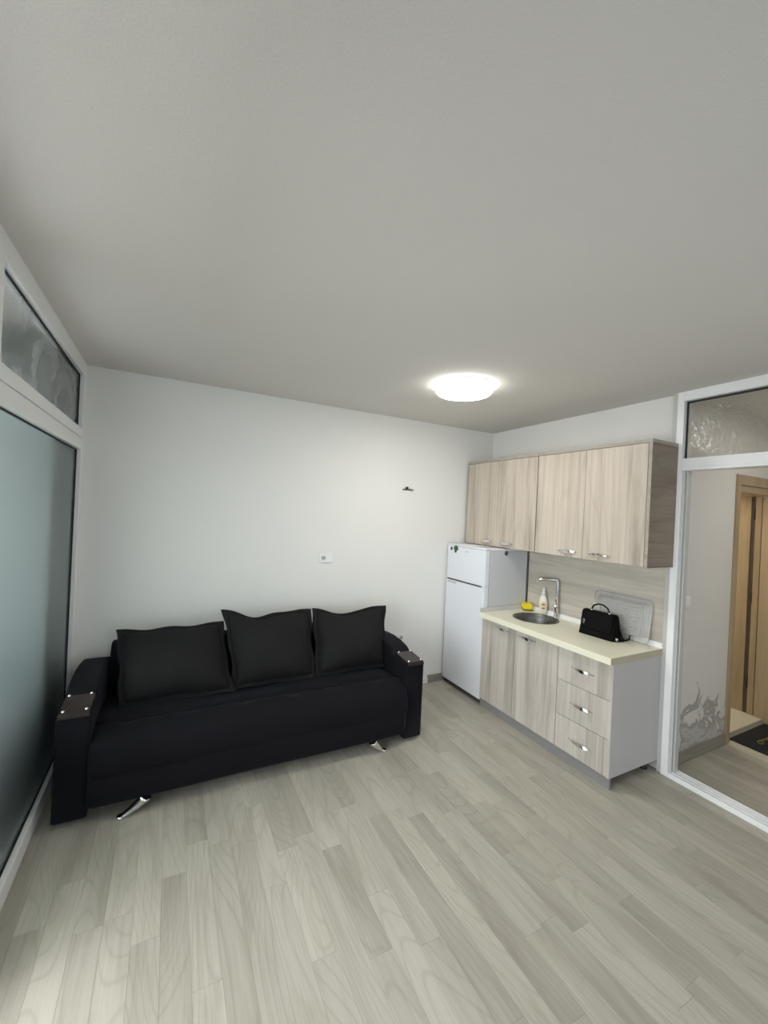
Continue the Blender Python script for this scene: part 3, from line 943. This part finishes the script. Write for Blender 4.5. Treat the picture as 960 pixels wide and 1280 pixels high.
# ------------------------------------------------------------------ handbag
def handbag():
    t = thing('handbag', 'small black leather handbag standing on the cream worktop', 'handbag', (-.22, -1.51, WZ1))
    R = Matrix.Translation((-.207, -1.505, WZ1 + .001)) @ Matrix.Rotation(math.radians(4), 4, 'Z')
    L, D, Hh = .285, .115, .175     # local: x = depth (front -x), y = length
    def xf(bm): bmesh.ops.transform(bm, matrix=R, verts=bm.verts); return bm
    def body(u, v):
        a = 2 * PI * u
        z = Hh * v
        k = 1 - .30 * v ** 1.3
        dd = D / 2 * (1 - .45 * v ** 1.2) + .006 * math.sin(PI * v)
        ll = L / 2 * (1 - .13 * v)
        c, s = math.cos(a), math.sin(a)
        ex = .28
        x = dd * math.copysign(abs(c) ** ex, c); y = ll * math.copysign(abs(s) ** ex, s)
        return Vector((x + .010 * v, y, z))
    bm = bm_new(); g = add_grid(bm, body, 64, 16, closed_u=True)
    top = [g[i][15] for i in range(64)]
    cen = bm.verts.new((.012, 0, Hh + .008))
    for i in range(64): 
        f = bm.faces.new((top[i], top[(i + 1) % 64], cen)); f.smooth = True
    bm.faces.new([g[i][0] for i in range(64)][::-1])
    obj('bag_body', xf(bm), 'bag', t)
    # flap over the front
    bm = bm_new()
    def flap(u, v):
        y = (u - .5) * L * (.86 - .02 * v)
        path = [(.02, Hh + .012), (-.02, Hh + .011), (-.036, Hh - .004), (-.048, Hh * .62), (-.056, Hh * .30)]
        s = v * 4; i = min(int(s), 3); q = s - i
        x = path[i][0] * (1 - q) + path[i + 1][0] * q; z = path[i][1] * (1 - q) + path[i + 1][1] * q
        return Vector((x - .004, y, z))
    add_grid(bm, flap, 20, 24)
    o = obj('flap', xf(bm), 'bag', t)
    o.modifiers.new('thick', 'SOLIDIFY').thickness = .004
    bm = bm_new()
    add_tube(bm, [(.0, .070, Hh + .004), (0, .068, Hh + .022), (0, .055, Hh + .048), (0, .02, Hh + .066), (0, -.02, Hh + .066), (0, -.055, Hh + .048), (0, -.068, Hh + .022), (0, -.070, Hh + .004)], .006, 10)
    obj('handle', xf(bm), 'bag', t)
    for y in (.070, -.070):
        bm = bm_new(); add_lathe(bm, [(.010, Hh - .002), (.010, Hh + .012), (.007, Hh + .018)], (0, y, 0), 12)
        obj('handle_ring', xf(bm), 'chrome', t)
    bm = bm_new(); add_box(bm, -.066, -.052, .085, .097, .085, .12, bev=.003)
    add_tube(bm, [(-.062, .090, .118), (-.064, .083, .112), (-.064, .083, .102)], .003, 6)
    obj('clasp', xf(bm), 'chrome', t)
    bm = bm_new()
    add_tube(bm, [(.01, -.135, .10), (.02, -.150, .06), (.03, -.158, .02), (.045, -.160, .008), (.070, -.168, .008), (.084, -.175, .014), (.090, -.180, .045)], .006, 8)
    add_tube(bm, [(-.02, -.14, .012), (0, -.155, .012), (.03, -.16, .010), (.05, -.15, .012)], .011, 8)
    obj('strap', xf(bm), 'bag', t)
    bm = bm_new(); add_lathe(bm, [(.010, -.004), (.010, .004), (.004, .005)], (-.03, -.148, .02), 12, 'x')
    obj('strap_ring', xf(bm), 'chrome', t)
handbag()

# ------------------------------------------------------------------ wall fittings
def socket(name, label, cx, cz, w, h, sx, both):
    t = thing(name, label, 'socket', (cx, 0, cz))
    obj('plate', box(cx - w / 2, cx + w / 2, -.011, 0, cz - h / 2, cz + h / 2, bev=.004, seg=3), 'plastic_white', t)
    bm = bm_new(); add_lathe(bm, [(.021, -.0115), (.019, -.0125), (.019, -.004), (.001, -.004)], (sx, 0, cz), 24, 'y')
    obj('socket_well', bm, 'grey_panel', t)
    for d in (-.0095, .0095):
        bm = bm_new(); add_lathe(bm, [(.0048, -.0135), (.0048, -.006)], (sx + d, 0, cz + .001), 12, 'y')
        obj('socket_hole', bm, 'black', t)
    if both:
        obj('cover_plate', box(cx + .008, cx + w / 2 - .006, -.0125, -.011, cz - h / 2 + .010, cz + h / 2 - .010, bev=.0006), 'plastic_white', t)
socket('wall_socket', 'white double wall socket plate above the middle of the sofa', -1.888, 1.293, .132, .084, -1.914, True)
socket('wall_socket', 'white wall socket low behind the sofa arm near the fridge', -1.096, .496, .125, .084, -1.072, False)
hk = thing('wall_bracket', 'small dark metal bracket with a screw, high on the sofa wall', 'bracket', (-1.07, 0, 1.96))
bm = bm_new()
add_box(bm, -1.128, -1.02, -.006, 0, 1.952, 1.966, bev=.002)
add_tube(bm, [(-1.115, -.005, 1.960), (-1.115, -.030, 1.958), (-1.115, -.034, 1.972)], .005, 8)
add_tube(bm, [(-1.028, -.005, 1.958), (-1.028, -.028, 1.954), (-1.030, -.034, 1.964)], .005, 8)
add_tube(bm, [(-1.058, -.007, 1.967), (-1.035, -.014, 1.962), (-1.025, -.016, 1.953)], .005, 8)
obj('bracket_plate', bm, 'steel', hk)
bm = bm_new(); add_lathe(bm, [(.012, -.020), (.014, -.016), (.014, 0)], (-1.084, 0, 1.974), 14, 'y')
obj('screw', bm, 'black', hk)
jb = thing('cable_box', 'tiny white cable box at floor level beside the skirting', 'cable box', (-.78, 0, 0))
obj('box_cover', box(-.82, -.735, -.016, 0, 0, .05, bev=.004), 'plastic_white', jb)
for x in (-.795, -.760):
    bm = bm_new(); add_lathe(bm, [(.004, -.017), (.004, -.014)], (x, 0, .03), 10, 'y')
    obj('screw', bm, 'dark_grey', jb)
sw = thing('light_switch', 'white light switch on the hall wall behind the partition frame', 'switch', (.21, HY, 1.18))
obj('plate', box(.165, .255, HY - .010, HY, 1.137, 1.223, bev=.004, seg=3), 'plastic_white', sw)
obj('rocker', box(.182, .238, HY - .0145, HY - .009, 1.153, 1.207, bev=.002), 'plastic_white', sw)

# ------------------------------------------------------------------ door mat
dm = thing('door_mat', 'black door mat with mustard print in front of the hall door', 'mat', (1.29, -2.2, 0))
obj('mat_base', box(.985, 1.60, -2.55, -1.868, .0045, .014, bev=.003), 'mat', dm)
bm = bm_new()
def stroke(pts, r=.007):
    add_tube(bm, [(x, y, .0135) for x, y in pts], r, 6)
x0, y0 = 1.15, -2.01
for k in range(4):   # the curled motif of the print
    yy = y0 - k * .075
    stroke([(x0 + .02 + .045 * math.cos(a), yy + .022 * math.sin(a)) for a in [q * .5 for q in range(9)]], .005)
    stroke([(x0 + .085, yy + .02), (x0 + .12, yy + .0), (x0 + .15, yy + .02), (x0 + .155, yy - .015)], .005)
    stroke([(x0 + .005, yy - .015), (x0 + .035, yy + .01), (x0 + .015, yy + .022)], .005)
obj('mat_print', bm, 'mat_print', dm)
